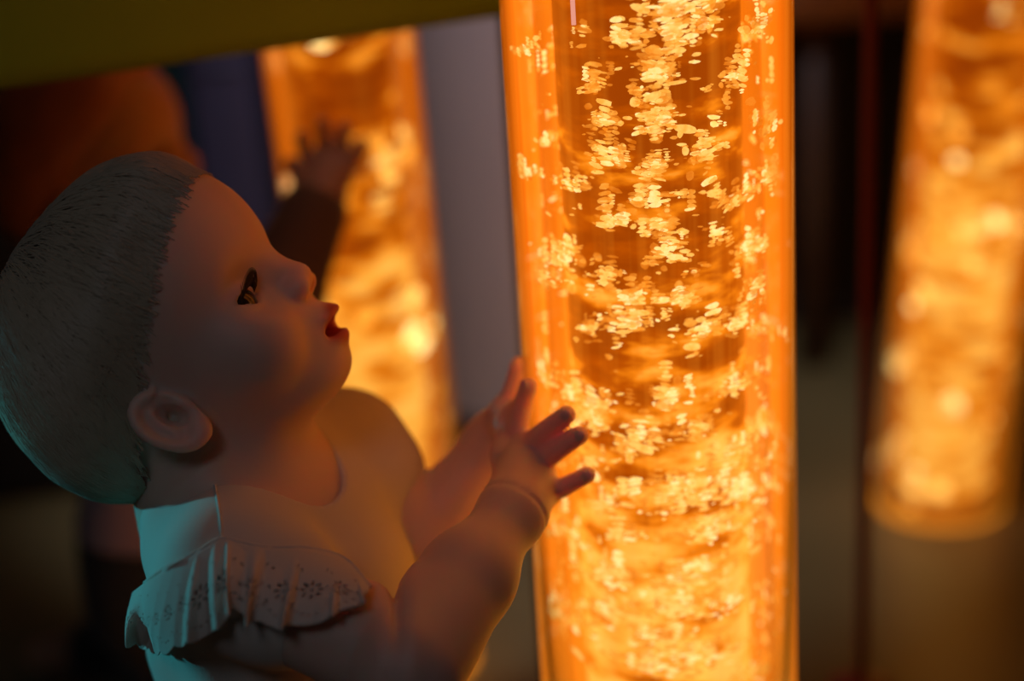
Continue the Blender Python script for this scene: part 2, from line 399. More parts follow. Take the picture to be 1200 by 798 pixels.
def foam_block(c, s, rz, col, label, bev=0.03):
    mt = simple_mat('foam vinyl', col, 0.55, 0.12, 10, 0.1)
    e = empty('foam_block', (c[0], c[1], c[2])); e.rotation_euler = (0, 0, rz)
    o = bm_obj('cover', box_bm(*s, bev, 4), mt, e, True); o.location = (0, 0, s[2]/2)
    h = s[2]*0.5
    pts = [(-s[0]/2, -s[1]/2+bev, h), (-s[0]/2+bev, -s[1]/2, h), (s[0]/2-bev, -s[1]/2, h), (s[0]/2, -s[1]/2+bev, h)]
    V, F = tube_path(pts, 0.004, 6); mesh_obj('seam_piping', V, F, mt, e)
    tag(e, label, 'foam block', 'soft foam blocks'); return e
p = floor_at(10, 606)
foam_block((p[0]-0.22, p[1]+0.16, 0), (0.62, 0.3, 0.9), 0.12, (0.010, 0.010, 0.012), 'black foam block at the left edge behind the baby\'s head')
p = W(272, 150, 2.02)
foam_block((p[0], p[1], 0), (0.085, 0.12, 0.95), 0.0, (0.05, 0.055, 0.12), 'tall narrow navy foam block left of the rear bubble tube', 0.015)
p = W(226, 150, 2.2)
foam_block((p[0], p[1], 0), (0.10, 0.12, 0.46), 0.0, (0.04, 0.26, 0.26), 'short teal block put in for a lit patch beside the navy one', 0.015)  # patch of light built as a teal block

# ------------------------------------------------------------------ people: one continuous surface grown from distance fields
def sph(P, c, r): return np.linalg.norm(P-np.asarray(c), axis=1)-r
def ell(P, c, r, R=None):
    q = P-np.asarray(c)
    if R is not None: q = q@R            # columns of R are the axes
    r = np.asarray(r); k0 = np.linalg.norm(q/r, axis=1); k1 = np.linalg.norm(q/(r*r), axis=1)
    return k0*(k0-1)/np.maximum(k1, 1e-9)
def cap(P, a, b, r1, r2):
    a = np.asarray(a); ba = np.asarray(b)-a; pa = P-a
    h = np.clip(pa@ba/(ba@ba), 0, 1)
    return np.linalg.norm(pa-h[:, None]*ba, axis=1)-(r1+(r2-r1)*h)
def su(a, b, k):
    h = np.maximum(k-np.abs(a-b), 0)/k
    return np.minimum(a, b)-h*h*k*0.25
def ss(a, b, k): return -su(-a, b, k)     # a minus b
def smax(a, b, k): return -su(-a, -b, k)

def grow(groups, lo, hi, h, ks, near=0.03):
    """surface nets over sparse blocks; groups: functions P->distance, joined smoothly with ks"""
    lo = np.asarray(lo, float); hi = np.asarray(hi, float); nb = 16; Bs = nb*h
    nblk = np.ceil((hi-lo)/Bs).astype(int)
    ix = np.stack(np.meshgrid(*[np.arange(n) for n in nblk], indexing='ij'), -1).reshape(-1, 3)
    cen = lo+(ix+0.5)*Bs
    G = np.stack([g(cen) for g in groups], 1)
    lim = Bs*0.87*1.25+0.004
    def comb(P, act):
        d = None
        for j in act:
            e = groups[j](P); d = e if d is None else su(d, e, ks[j])
        return d
    allmin = G.min(1)
    act_blocks = np.where(np.abs(allmin) < lim+0.02)[0]
    off = np.stack(np.meshgrid(*[np.arange(nb+1)]*3, indexing='ij'), -1).reshape(-1, 3)
    N1 = nb+1; dims = nblk*nb+2
    def key(c): return (c[:, 0]*dims[1]+c[:, 1])*dims[2]+c[:, 2]
    keys, pos, quads = [], [], []
    for bi in act_blocks:
        act = [j for j in range(len(groups)) if G[bi, j] < max(allmin[bi], 0)+2*Bs+near]
        c0 = ix[bi]*nb; P = lo+(c0+off)*h
        D = comb(P, act).reshape(N1, N1, N1)
        if D.min() > 0 or D.max() < 0: continue
        S = D < 0
        s8 = sum(S[i:nb+i, j:nb+j, k:nb+k].astype(int) for i in (0, 1) for j in (0, 1) for k in (0, 1))
        cells = np.argwhere((s8 > 0) & (s8 < 8))
        if len(cells):
            acc = np.zeros((len(cells), 3)); cnt = np.zeros(len(cells))
            C = [(i, j, k) for i in (0, 1) for j in (0, 1) for k in (0, 1)]
            for a in C:
                for ax in range(3):
                    if a[ax] == 1: continue
                    b2 = list(a); b2[ax] = 1
                    da = D[tuple((cells+a).T)]; db = D[tuple((cells+b2).T)]
                    mk = (da < 0) != (db < 0)
                    t = np.where(mk, da/np.where(mk, da-db, 1), 0)
                    pt = np.array(a, float)[None]+t[:, None]*(np.array(b2)-np.array(a))
                    acc += pt*mk[:, None]; cnt += mk
            keys.append(key(cells+c0+1)); pos.append(lo+(cells+c0+acc/cnt[:, None])*h)
        for ax in range(3):
            sl = [slice(0, nb)]*3; sl2 = list(sl); sl2[ax] = slice(1, nb+1)
            s0 = S[tuple(sl)]; s1 = S[tuple(sl2)]
            e = np.argwhere(s0 != s1)
            if not len(e): continue
            flip = s0[tuple(e.T)]; u, v = (ax+1) % 3, (ax+2) % 3; g = e+c0+1
            du = np.zeros(3, int); du[u] = 1; dw = np.zeros(3, int); dw[v] = 1
            q = np.stack([key(g-du-dw), key(g-dw), key(g), key(g-du)], 1)
            q[~flip] = q[~flip][:, ::-1]; quads.append(q)
    keys = np.concatenate(keys); pos = np.concatenate(pos); quads = np.concatenate(quads)
    o = np.argsort(keys); ks_ = keys[o]
    qi = np.searchsorted(ks_, quads); qi = np.clip(qi, 0, len(ks_)-1)
    ok = (ks_[qi] == quads).all(1)
    return pos[o], qi[ok]

def frame(x, y):
    x = np.asarray(x, float); y = np.asarray(y, float)
    y = y/np.linalg.norm(y); x = x-(x@y)*y; x /= np.linalg.norm(x)
    return np.stack([x, y, np.cross(x, y)], 1)

class Head:
    """local axes: x to the face's front, y to the child's left, z to the crown"""
    def __init__(s, o, R, k=1.0): s.o = np.asarray(o); s.R = R; s.k = k
    def loc(s, P): return (P-s.o)@s.R/s.k
    def wor(s, Q): return s.o+np.asarray(Q)*s.k@s.R.T
    def skull(s, q):
        d = ell(q, (0.000, 0, 0.003), (0.079, 0.064, 0.066))
        return su(d, ell(q, (0.037, 0, 0.018), (0.0465, 0.049, 0.048)), 0.03)
    def face(s, P):
        q = s.loc(P); m = q.copy(); m[:, 1] = np.abs(m[:, 1])
        d = s.skull(q)
        d = su(d, ell(q, (0.034, 0, -0.040), (0.042, 0.046, 0.047)), 0.02)
        d = su(d, ell(m, (0.050, 0.030, -0.049), (0.026, 0.022, 0.025)), 0.018)      # cheeks
        d = su(d, ell(q, (0.062, 0, -0.077), (0.0185, 0.021, 0.014)), 0.014)          # chin
        d = su(d, ell(q, (0.040, 0, -0.081), (0.030, 0.030, 0.014)), 0.02)            # soft under the jaw
        d = su(d, ell(q, (0.073, 0, -0.060), (0.014, 0.020, 0.014)), 0.012)           # muzzle
        d = ss(d, ell(m, (0.081, 0.0305, -0.024), (0.017, 0.014, 0.011)), 0.016)       # sockets
        d = su(d, ell(m, (0.0570, 0.0300, -0.0265), (0.0135, 0.0135, 0.0120)), 0.004)   # lids over the ball
        d = su(d, cap(q, (0.0690, 0, -0.008), (0.0850, 0, -0.0345), 0.0060, 0.0083), 0.009)  # nose
        d = su(d, ell(m, (0.0825, 0.0090, -0.0395), (0.0085, 0.0060, 0.0062)), 0.005)
        d = ss(d, ell(m, (0.0880, 0.0056, -0.0450), (0.0050, 0.0028, 0.0042)), 0.002)
        d = su(d, ell(q, (0.0835, 0, -0.0605), (0.0080, 0.0150, 0.0046)), 0.005)      # lips
        d = su(d, ell(q, (0.0790, 0, -0.0735), (0.0080, 0.0125, 0.0046)), 0.005)
        d = ss(d, ell(q, (0.0860, 0, -0.0672), (0.0200, 0.0155, 0.0046)), 0.0025)      # open mouth
        # lid slit
        e = m-np.array((0.0570, 0.0300, -0.0265)); tilt = e[:, 2]-0.10*(e[:, 1])
        d = ss(d, np.maximum(np.abs(tilt)-0.0048*np.clip(1-(e[:, 1]-0.001)**2/0.000125, 0, 1)-0.0002, np.maximum(-e[:, 0]+0.002, np.abs(e[:, 1])-0.0125)), 0.0012)
        # ears
        c = np.array((-0.002, 0.0565, -0.0485))
        Re = frame((0.50, 0.0, -0.86), (0.42, 0.90, 0.12))       # long axis to the lobe, y outwards
        f = (m-c)@Re/0.84
        r2 = np.stack([f[:, 0]/0.0215, f[:, 2]/0.0150], 1); rr = np.linalg.norm(r2, axis=1)
        lob = np.where(f[:, 0] > 0, 0.82, 1.0)
        rim = np.sqrt(((rr-1.0)*0.0165)**2+(f[:, 1]-0.006)**2)-0.0033*(1.0+0.25*np.clip((f[:, 0]-0.008)/0.008, 0, 1))*(1-0.8*np.clip((f[:, 2]-0.003)/0.009, 0, 1)*(f[:, 0] > -0.014))
        disc = np.maximum((rr-1.0)*0.0165, np.abs(f[:, 1]-0.002)-0.0028)
        ear = su(rim, disc, 0.003)
        ear = su(ear, cap(f, (-0.012, 0.0045, 0.000), (0.009, 0.0045, -0.0065), 0.0019, 0.0023), 0.003)    # antihelix
        ear = su(ear, ell(f, (0.0175, 0.0035, 0.0030), (0.0075, 0.0042, 0.0070)), 0.004)                    # lobe
        ear = su(ear, ell(f, (0.004, 0.0045, 0.0125), (0.0048, 0.0035, 0.0030)), 0.003)                     # tragus
        ear = ss(ear, ell(f, (0.001, 0.005, 0.0040), (0.0115, 0.0075, 0.0072)), 0.002)                      # concha
        d = su(d, ear*0.84, 0.005)
        d = ss(d, ell(f, (0.002, 0.000, 0.0045), (0.0085, 0.012, 0.0058))*0.84, 0.002)
        return d*s.k
    def hair(s, P, lift=0.0055, edge=0.007):
        q = s.loc(P); w = noise3(q*np.array((1, 1, 1)), 120, 5)*0.0007
        ln0 = q[:, 2]-0.85*q[:, 0]+0.028
        tp = np.clip(ln0/0.040, 0, 1); tp = tp*tp*(3-2*tp)
        d = s.skull(q)-(0.0006+(lift-0.0006)*tp)
        d = su(d, ell(q, (-0.040, 0, -0.030), (0.046, 0.057, 0.050)), 0.03)
        ln = q[:, 2]-0.85*q[:, 0]+0.028-edge
        ln = ln+0.0012*np.sin(q[:, 1]*310)
        d = smax(d, -ln*0.76, 0.002)
        # clear of the ear
        m = q.copy(); m[:, 1] = np.abs(m[:, 1])
        d = ss(d, ell(m, (0.004, 0.072, -0.050), (0.026, 0.017, 0.019)), 0.006)
        return (d+w)*s.k

def skin_material(name, base, lip):
    mt = bpy.data.materials.new(name); nt, b, N, L = nodes(mt)
    at = N.new('ShaderNodeAttribute'); at.attribute_name = 'lips'
    tc = N.new('ShaderNodeTexCoord'); tx = N.new('ShaderNodeTexNoise'); tx.inputs['Scale'].default_value = 60; tx.inputs['Detail'].default_value = 3
    L.new(tc.outputs['Object'], tx.inputs['Vector'])
    mx = N.new('ShaderNodeMix'); mx.data_type = 'RGBA'; mx.inputs['A'].default_value = (*[c*0.94 for c in base], 1); mx.inputs['B'].default_value = (*base, 1)
    L.new(tx.outputs['Fac'], mx.inputs['Factor'])
    m2 = N.new('ShaderNodeMix'); m2.data_type = 'RGBA'; m2.inputs['B'].default_value = (*lip, 1)
    L.new(mx.outputs['Result'], m2.inputs['A']); L.new(at.outputs['Fac'], m2.inputs['Factor']); L.new(m2.outputs['Result'], b.inputs['Base Color'])
    b.inputs['Roughness'].default_value = 0.52; b.inputs['Subsurface Weight'].default_value = 0.75
    b.inputs['Subsurface Radius'].default_value = (1.0, 0.26, 0.16); b.inputs['Subsurface Scale'].default_value = 0.012
    bp = N.new('ShaderNodeBump'); bp.inputs['Strength'].default_value = 0.06; bp.inputs['Distance'].default_value = 0.001
    t2 = N.new('ShaderNodeTexNoise'); t2.inputs['Scale'].default_value = 900; L.new(tc.outputs['Object'], t2.inputs['Vector'])
    L.new(t2.outputs['Fac'], bp.inputs['Height']); L.new(bp.outputs['Normal'], b.inputs['Normal'])
    return mt
def cloth_material(name, col, scale=900):
    mt = bpy.data.materials.new(name); nt, b, N, L = nodes(mt)
    b.inputs['Roughness'].default_value = 0.85; b.inputs['Sheen Weight'].default_value = 0.15
    tc = N.new('ShaderNodeTexCoord'); n1 = N.new('ShaderNodeTexNoise'); n1.inputs['Scale'].default_value = scale
    n2 = N.new('ShaderNodeTexNoise'); n2.inputs['Scale'].default_value = 25
    L.new(tc.outputs['Object'], n1.inputs['Vector']); L.new(tc.outputs['Object'], n2.inputs['Vector'])
    mx = N.new('ShaderNodeMix'); mx.data_type = 'RGBA'; mx.inputs['A'].default_value = (*[c*0.92 for c in col], 1); mx.inputs['B'].default_value = (*col, 1)
    L.new(n2.outputs['Fac'], mx.inputs['Factor']); L.new(mx.outputs['Result'], b.inputs['Base Color'])
    bp = N.new('ShaderNodeBump'); bp.inputs['Strength'].default_value = 0.25; bp.inputs['Distance'].default_value = 0.0006
    L.new(n1.outputs['Fac'], bp.inputs['Height']); L.new(bp.outputs['Normal'], b.inputs['Normal'])
    return mt
def hair_material(name, c1, c2):
    mt = bpy.data.materials.new(name); nt, b, N, L = nodes(mt)
    tc = N.new('ShaderNodeTexCoord'); tx = N.new('ShaderNodeTexNoise'); tx.inputs['Scale'].default_value = 140; tx.inputs['Detail'].default_value = 3
    L.new(tc.outputs['Object'], tx.inputs['Vector'])
    mx = N.new('ShaderNodeMix'); mx.data_type = 'RGBA'; mx.inputs['A'].default_value = (*c1, 1); mx.inputs['B'].default_value = (*c2, 1)
    L.new(tx.outputs['Fac'], mx.inputs['Factor']); L.new(mx.outputs['Result'], b.inputs['Base Color'])
    b.inputs['Roughness'].default_value = 0.42; b.inputs['Sheen Weight'].default_value = 0.2
    return mt

def fingers_fn(wrist, knuckles, chains, rk=0.0095):
    """palm fans from the wrist to the knuckles; chains: list of (points, radii)"""
    def f(P):
        d = None
        for kn in knuckles:
            e = cap(P, wrist, kn, 0.0135, rk); d = e if d is None else su(d, e, 0.012)
        for pts, rs in chains:
            e = None
            for a, b_, r1, r2 in zip(pts[:-1], pts[1:], rs[:-1], rs[1:]):
                c = cap(P, a, b_, r1, r2); e = c if e is None else np.minimum(e, c)
            d = su(d, e, 0.0035)
        return d
    return f

def hair_strands(name, H, mat, parent, n, seed, crown=(-0.045, 0.0, 0.062), lift=0.0068, width=0.00040):
    r = np.random.default_rng(seed)
    cr_ = np.asarray(crown)
    # roots spread over the hair surface
    Q = r.normal(size=(n*3, 3)); Q /= np.linalg.norm(Q, axis=1)[:, None]
    Q = Q*np.array((0.083, 0.068, 0.071))+np.array((0, 0, 0.0))
    keep = (Q[:, 2]-0.85*Q[:, 0]+0.022) > 0
    Q = Q[keep][:n]
    def df(q): return H.hair(H.wor(q), lift, -0.02)/H.k
    def grad(q):
        e = 0.0012; g = np.stack([df(q+np.eye(3)[i]*e)-df(q-np.eye(3)[i]*e) for i in range(3)], 1)
        return g/np.maximum(np.linalg.norm(g, axis=1), 1e-6)[:, None]
    steps = 9; length = r.uniform(0.030, 0.062, len(Q)); path = []
    d0 = r.normal(size=Q.shape)*0.13; stop = r.uniform(-0.005, 0.006, len(Q))
    for s_ in range(steps+1):
        g = grad(Q); depth = r.uniform(-0.0005, 0.0003, len(Q)) if s_ == 0 else depth
        Q = Q-g*(df(Q)-depth)[:, None]*0.9
        path.append((Q.copy(), g.copy()))
        t = Q-cr_; t = t+np.array((-0.25, 0, -0.35))*np.linalg.norm(t, axis=1)[:, None]
        t /= np.maximum(np.linalg.norm(t, axis=1), 1e-6)[:, None]; t = t+d0
        t = t-(t*g).sum(1)[:, None]*g; t /= np.maximum(np.linalg.norm(t, axis=1), 1e-6)[:, None]
        nx_ = Q+t*(length/steps)[:, None]; go = (nx_[:, 2]-0.85*nx_[:, 0]+0.028) > stop
        nx_[~go] = Q[~go]+t[~go]*0.0002; Q = nx_
    V, F = [], []; nq = len(Q)
    rows = []
    for s_, (q, g) in enumerate(path):
        nx = path[min(s_+1, steps)][0]-path[max(s_-1, 0)][0]; nx /= np.maximum(np.linalg.norm(nx, axis=1), 1e-7)[:, None]
        sd = np.cross(nx, g); w = width*(1.0-0.8*(s_/steps)**2)
        qq = q+g*0.0008*(s_/steps)
        rows.append(np.stack([H.wor(qq-sd*w-g*0.0003), H.wor(qq+g*w*0.8), H.wor(qq+sd*w-g*0.0003)], 1))
    A = np.stack(rows, 1)          # strand, step, 3, xyz
    idx = np.arange(nq*(steps+1)*3).reshape(nq, steps+1, 3)
    F = np.concatenate([np.stack([idx[:, :-1, k], idx[:, :-1, k+1], idx[:, 1:, k+1], idx[:, 1:, k]], -1).reshape(-1, 4) for k in (0, 1)])
    o = mesh_obj(name, A.reshape(-1, 3), F, mat, parent); o['kind'] = 'stuff'
    return o

def lip_mask(H, V):
    q = H.loc(V)
    lips = np.clip(1.15-np.sqrt((q[:, 1]/0.0165)**2+((q[:, 2]+0.0668)/0.0118)**2), 0, 1)*3.5*(q[:, 0] > 0.060)
    ear = 0
    return np.clip(lips, 0, 1)

# -- head placement of the blond baby
Fv = 0.766*cr+0.643*cu
HB = Head(W(164, 382, 0.885), frame(Fv, cf+0.16*cu+0.08*Fv), 1.0)
L_ = np.array((0.275, 0.961, 0.0)); F_ = np.array((0.961, -0.275, 0.0)); UP = np.array((0, 0, 1.0))
RT = np.stack([F_, L_, UP], 1)
shN = W(272, 672, 0.840); shF = W(404, 530, 0.985)
mid = (shN+shF)/2; nb_ = W(268, 585, 0.905)
chest = mid+np.array((0, 0, -0.045))-F_*0.012
elbN = W(478, 778, 0.805); wrN = W(601, 600, 0.885)
elbF = W(497, 628, 0.985); wrF = W(580, 520, 0.985)
hipc = chest+np.array((0, 0, -0.17))-F_*0.005
def g_head(P): return HB.face(P)
def g_neck(P): return cap(P, HB.wor((-0.012, 0, -0.055)), nb_, 0.040, 0.041)
def torso_core(P, o=0.0):
    d = ell(P, chest, (0.064+o, 0.086+o, 0.075+o), RT)
    d = su(d, ell(P, chest+np.array((0, 0, -0.085))+F_*0.004, (0.072+o, 0.082+o, 0.09+o), RT), 0.04)
    d = su(d, ell(P, hipc, (0.068+o, 0.08+o, 0.075+o), RT), 0.03)
    d = su(d, cap(P, nb_-UP*0.002, shN-F_*0.002, 0.036+o, 0.030+o), 0.03)
    d = su(d, cap(P, nb_-UP*0.006, shF, 0.034+o, 0.029+o), 0.03)
    return d
ec0 = W(466, 735, 0.78); ecn = cr*0.985-cu*0.10+cf*0.14; ecn /= np.linalg.norm(ecn)
ebis = (shN-elbN)/np.linalg.norm(shN-elbN)+(wrN-elbN)/np.linalg.norm(wrN-elbN); ebis /= np.linalg.norm(ebis)
wax = (wrN-elbN)/np.linalg.norm(wrN-elbN)
def wrist_line(P):
    t = (P-wrN)@wax; return 0.0011*np.exp(-((t-0.001)/0.0013)**2)
def g_armN(P):
    d = cap(P, shN, elbN, 0.031, 0.0262)
    fo = cap(P, elbN-cf*0.005, elbN*0.45+wrN*0.55, 0.0300, 0.0245); fo = su(fo, cap(P, elbN*0.45+wrN*0.55, wrN, 0.0242, 0.0148), 0.01)
    t = (P-ec0)@ecn
    return su(d, fo, 0.0018)+wrist_line(P)+0.0042*np.exp(-(t/0.0020)**2)*np.clip((P-elbN)@ebis/0.02+0.75, 0, 1)-0.0016*np.exp(-((np.abs(t)-0.008)/0.006)**2)*(np.linalg.norm(P-ec0, axis=1) < 0.06)
def g_armF(P):
    d = cap(P, shF, elbF, 0.030, 0.0275)
    return su(d, cap(P, elbF, wrF, 0.0265, 0.0165), 0.004)
def fchain(px, offs, rs): return [on_tube(x, y, o) for (x, y), o in zip(px, offs)], rs
kN = [on_tube(604, 528, 0.011), on_tube(617, 525, 0.011), on_tube(628, 546, 0.011), on_tube(637, 577, 0.011)]
RS = (0.0073, 0.0062, 0.0056, 0.0053)
chN = [fchain([(604, 528), (607, 500), (613, 472), (619.5, 453)], (0.012, 0.0115, 0.0075, 0.0057), RS),
       fchain([(617, 525), (637, 507), (653, 494), (664, 486)], (0.012, 0.0105, 0.0075, 0.0057), RS),
       fchain([(628, 546), (650, 529), (668, 517), (679, 510)], (0.012, 0.0105, 0.0075, 0.0057), RS),
       fchain([(637, 577), (658, 572), (675, 563), (688, 556.5)], (0.012, 0.0100, 0.0070, 0.0053), tuple(x*0.92 for x in RS))]
th = [wrN*0.6+kN[0]*0.4+cf*0.010, W(590, 535, 0.925), W(594, 508, 0.94), W(600, 492, 0.945)]
chN.append((th, (0.0095, 0.0082, 0.0070, 0.0060)))
g_handN0 = fingers_fn(wrN, kN, chN)
def g_handN(P): return g_handN0(P)+wrist_line(P)
kF = [W(593, 482, 0.962), W(595, 488, 0.975), W(596, 494, 0.988), W(595, 502, 1.0)]
chF = [([kF[0], W(599, 463, 0.960), W(604, 446, 0.957), W(607, 432, 0.955)], RS),
       ([kF[1], W(601, 462, 0.974), W(606, 443, 0.972), W(608, 428, 0.970)], RS),
       ([kF[2], W(602, 470, 0.990), W(607, 452, 0.990), W(610, 438, 0.989)], RS),
       ([kF[3], W(602, 482, 1.004), W(607, 466, 1.005), W(610, 455, 1.005)], tuple(x*0.92 for x in RS)),
       ([wrF*0.55+kF[0]*0.45, W(593, 500, 0.950), W(601, 488, 0.942), W(606, 478, 0.938)], (0.0095, 0.008, 0.007, 0.006))]
g_handF = fingers_fn(wrF, kF, chF)
kneeN = np.array((*(hipc-L_*0.05+F_*0.045)[:2], 0.048)); kneeF = np.array((*(hipc+L_*0.05+F_*0.045)[:2], 0.048))
def g_legs(P, o=0.0):
    d = None
    for s, kn in ((-1, kneeN), (1, kneeF)):
        hp = hipc+L_*0.045*s-UP*0.02; an = kn-F_*0.15+L_*0.0*s; an[2] = 0.030; toe = an-F_*0.055; toe[2] = 0.022
        e = cap(P, hp, kn, 0.052+o, 0.040+o); e = su(e, cap(P, kn, an, 0.038+o, 0.025+o), 0.01)
        if o == 0: e = su(e, cap(P, an, toe, 0.022, 0.016), 0.01)
        d = e if d is None else np.minimum(d, e)
    return d
m_skin = skin_material('baby skin', (0.80, 0.53, 0.41), (0.50, 0.085, 0.07))
baby = empty('person', (hipc[0], hipc[1], 0))
def add_world(name, V, Fc, mat, parent):
    o = mesh_obj(name, V-np.array(parent.location), Fc, mat, parent); return o
def grow_obj(name, groups, ks, lo, hi, h, mat, parent):
    V, Fc = grow(groups, lo, hi, h, ks)
    return add_world(name, V, Fc, mat, parent), V
lo = np.min([HB.o-0.12, hipc-0.25, elbN-0.05], 0); lo[2] = -0.01
hi = np.max([HB.o+0.12, kF[3]+0.06, kN[3]+0.06, wrF+0.05, shF+0.05], 0); hi[2] = 0.66
body, V = grow_obj('body', [g_head, g_neck, torso_core, g_armN, g_armF, g_handN, g_handF, g_legs], [0, 0.03, 0.03, 0.010, 0.012, 0.010, 0.010, 0.02], lo, hi, 0.0017, m_skin, baby)
at = body.data.attributes.new('lips', 'FLOAT', 'POINT'); at.data.foreach_set('value', lip_mask(HB, V).astype(np.float32))
tag(baby, 'blond baby in a cream ruffle-sleeved top, looking up and touching the front bubble tube', 'person')

# eyes and lashes
def uv_ball(r, n=24):
    bm = bmesh.new(); bmesh.ops.create_uvsphere(bm, u_segments=n, v_segments=n//2, radius=r); return bm
m_eye = bpy.data.materials.new('eye'); nt, b, N, L = nodes(m_eye)
tc = N.new('ShaderNodeTexCoord'); sx = N.new('ShaderNodeSeparateXYZ'); L.new(tc.outputs['Object'], sx.inputs[0])
rp = N.new('ShaderNodeValToRGB'); rp.color_ramp.interpolation = 'LINEAR'
els = rp.color_ramp.elements; els[0].position = 0.0; els[0].color = (0.62, 0.56, 0.52, 1); els[1].position = 1.0; els[1].color = (0.004, 0.004, 0.004, 1)
e1 = els.new(0.60); e1.color = (0.60, 0.54, 0.50, 1); e2 = els.new(0.63); e2.color = (0.03, 0.02, 0.014, 1); e3 = els.new(0.94); e3.color = (0.03, 0.02, 0.014, 1)
mul = N.new('ShaderNodeMath'); mul.operation = 'MULTIPLY'; mul.inputs[1].default_value = 1/0.0118; L.new(sx.outputs['Z'], mul.inputs[0])
L.new(mul.outputs[0], rp.inputs['Fac']); L.new(rp.outputs['Color'], b.inputs['Base Color']); b.inputs['Roughness'].default_value = 0.08
m_lash = simple_mat('eyelash', (0.03, 0.015, 0.008), 0.6)
def eyes(H, parent):
    for s in (-1, 1):
        c = H.wor((0.0570, 0.0300*s, -0.0265))
        o = bm_obj('eye', uv_ball(0.0118), m_eye, parent, True); o.location = Vector(c-np.array(parent.location))
        o.scale = (H.k,)*3
        g = H.R@np.array((0.86, 0.30*s, 0.40)); o.rotation_euler = Vector(g).to_track_quat('Z', 'Y').to_euler()
        V, F = [], []
        for k in range(22):
            t = -1+2*k/21; y = (0.0300+0.0115*t)*s
            zb = -0.0265+0.0047*(1-t*t)+0.001*t; xb = 0.0570+math.sqrt(max(0.0139**2-(0.0115*t)**2-(zb+0.0265)**2, 0))
            d = np.array((0.0072, 0.0045*t*s, 0.0030)); pts = [np.array((xb, y, zb))+d*u+np.array((0, 0, 0.0040*u*u)) for u in (0, 0.4, 0.75, 1.0)]
            v, f = tube_path([H.wor(p)-np.array(parent.location) for p in pts], [0.00042, 0.00036, 0.00026, 0.0001], 5)
            F += [tuple(i+len(V) for i in ff) for ff in f]; V += v
        mesh_obj('eyelashes', V, F, m_lash, parent)
eyes(HB, baby)

# hair
m_hair = hair_material('blond hair', (0.42, 0.33, 0.21), (0.50, 0.40, 0.27))
hairo, _ = grow_obj('hair', [HB.hair], [0], HB.o-0.13, HB.o+0.13, 0.0024, m_hair, baby)
st = hair_strands('hair_strands', HB, m_hair, None, 7500, 3)
st.parent = baby; st.matrix_parent_inverse = Matrix.Translation(baby.location).inverted()

# top with round neck
m_top = cloth_material('cream cotton', (0.70, 0.62, 0.52))
nax = HB.wor((-0.01, 0, -0.05))-nb_; nax /= np.linalg.norm(nax)
def fold(P):
    q = (P-chest)@RT
    return 0.0024*np.sin(q[:, 0]*70+q[:, 2]*55+2*np.sin(q[:, 1]*30))+0.0010*np.sin(q[:, 2]*120-q[:, 0]*60+q[:, 1]*50)
ncc = nb_+F_*0.016+UP*0.016
RN = frame(F_*0.88-UP*0.47, L_)
def g_top(P):
    d = torso_core(P, 0.0055)+fold(P)
    d = su(d, cap(P, shN, shN*0.72+elbN*0.28, 0.0355, 0.0360), 0.02)
    d = su(d, cap(P, shF, shF*0.72+elbF*0.28, 0.0345, 0.0350), 0.02)
    q = (P-ncc)@RN
    hole = np.sqrt((q[:, 0]/1.10)**2+q[:, 1]**2)-0.0440
    hole = np.maximum(hole, -q[:, 2]-0.055)
    d = smax(d, -hole, 0.003)
    return np.maximum(d, 0.16-P[:, 2])
topo, _ = grow_obj('top', [g_top], [0], np.min([shN, hipc], 0)-0.12, np.max([shF, hipc], 0)+0.13, 0.0020, m_top, baby)
m_trs = cloth_material('soft trousers', (0.45, 0.48, 0.50))
def g_trs(P): return np.maximum(su(g_legs(P, 0.006), ell(P, hipc, (0.073, 0.085, 0.079), RT), 0.02), P[:, 2]-0.20)
trs, _ = grow_obj('trousers', [g_trs], [0], np.array((*(hipc-0.27)[:2], -0.012)), np.array((*(hipc+0.16)[:2], 0.24)), 0.004, m_trs, baby)

# ruffle sleeve with eyelet embroidery
def cast(px, py, fn, t0=0.6, t1=1.3):
    d = ray(px, py); t = t0
    for _ in range(90):
        v = float(fn((CAM+d*t)[None])[0])
        if v < 0.0004: return CAM+d*t
        t += max(v*0.8, 0.0006)
        if t > t1: return None
    return None
def spline(pts, n):
    pts = np.asarray(pts, float); P_ = np.vstack([2*pts[0]-pts[1], pts, 2*pts[-1]-pts[-2]]); out_ = []
    seg = len(pts)-1
    for u in np.linspace(0, seg, n):
        i = min(int(u), seg-1); t = u-i; a, b_, c, d = P_[i:i+4]
        out_.append(0.5*(2*b_+(c-a)*t+(2*a-5*b_+4*c-d)*t*t+(3*b_-a-3*c+d)*t**3))
    return np.array(out_)
def g_cover(P): return np.minimum(g_top(P), su(torso_core(P), g_armN(P), 0.03)-0.005)
seam_px = [(156, 694), (190, 668), (228, 648), (256, 632), (272, 633), (311, 641), (360, 642), (405, 655), (434, 688)]
edge_px = [(149, 752), (185, 761), (222, 752), (262, 733), (276, 712), (300, 727), (345, 733), (405, 714), (438, 692)]
out_mm = [0.004, 0.006, 0.009, 0.013, 0.015, 0.013, 0.010, 0.007, 0.003]
S3, E3 = [], []
for (a, b_), (c, d), om in zip(seam_px, edge_px, out_mm):
    p = cast(a, b_, g_cover); q = cast(c, d, g_cover)
    if p is None: p = W(a, b_, 0.875)
    if q is None: q = W(c, d, 0.872)
    S3.append(p-cf*0.0005); E3.append(q-cf*om)
NU, NV = 560, 96
S3 = spline(S3, NU); E3 = spline(E3, NU)
uu = np.linspace(0, 1, NU)
alen = np.concatenate([[0], np.cumsum(np.linalg.norm(np.diff((S3+E3)/2, axis=0), axis=1))])
ALEN = alen[-1]; hgt = np.linalg.norm(E3-S3, axis=1)
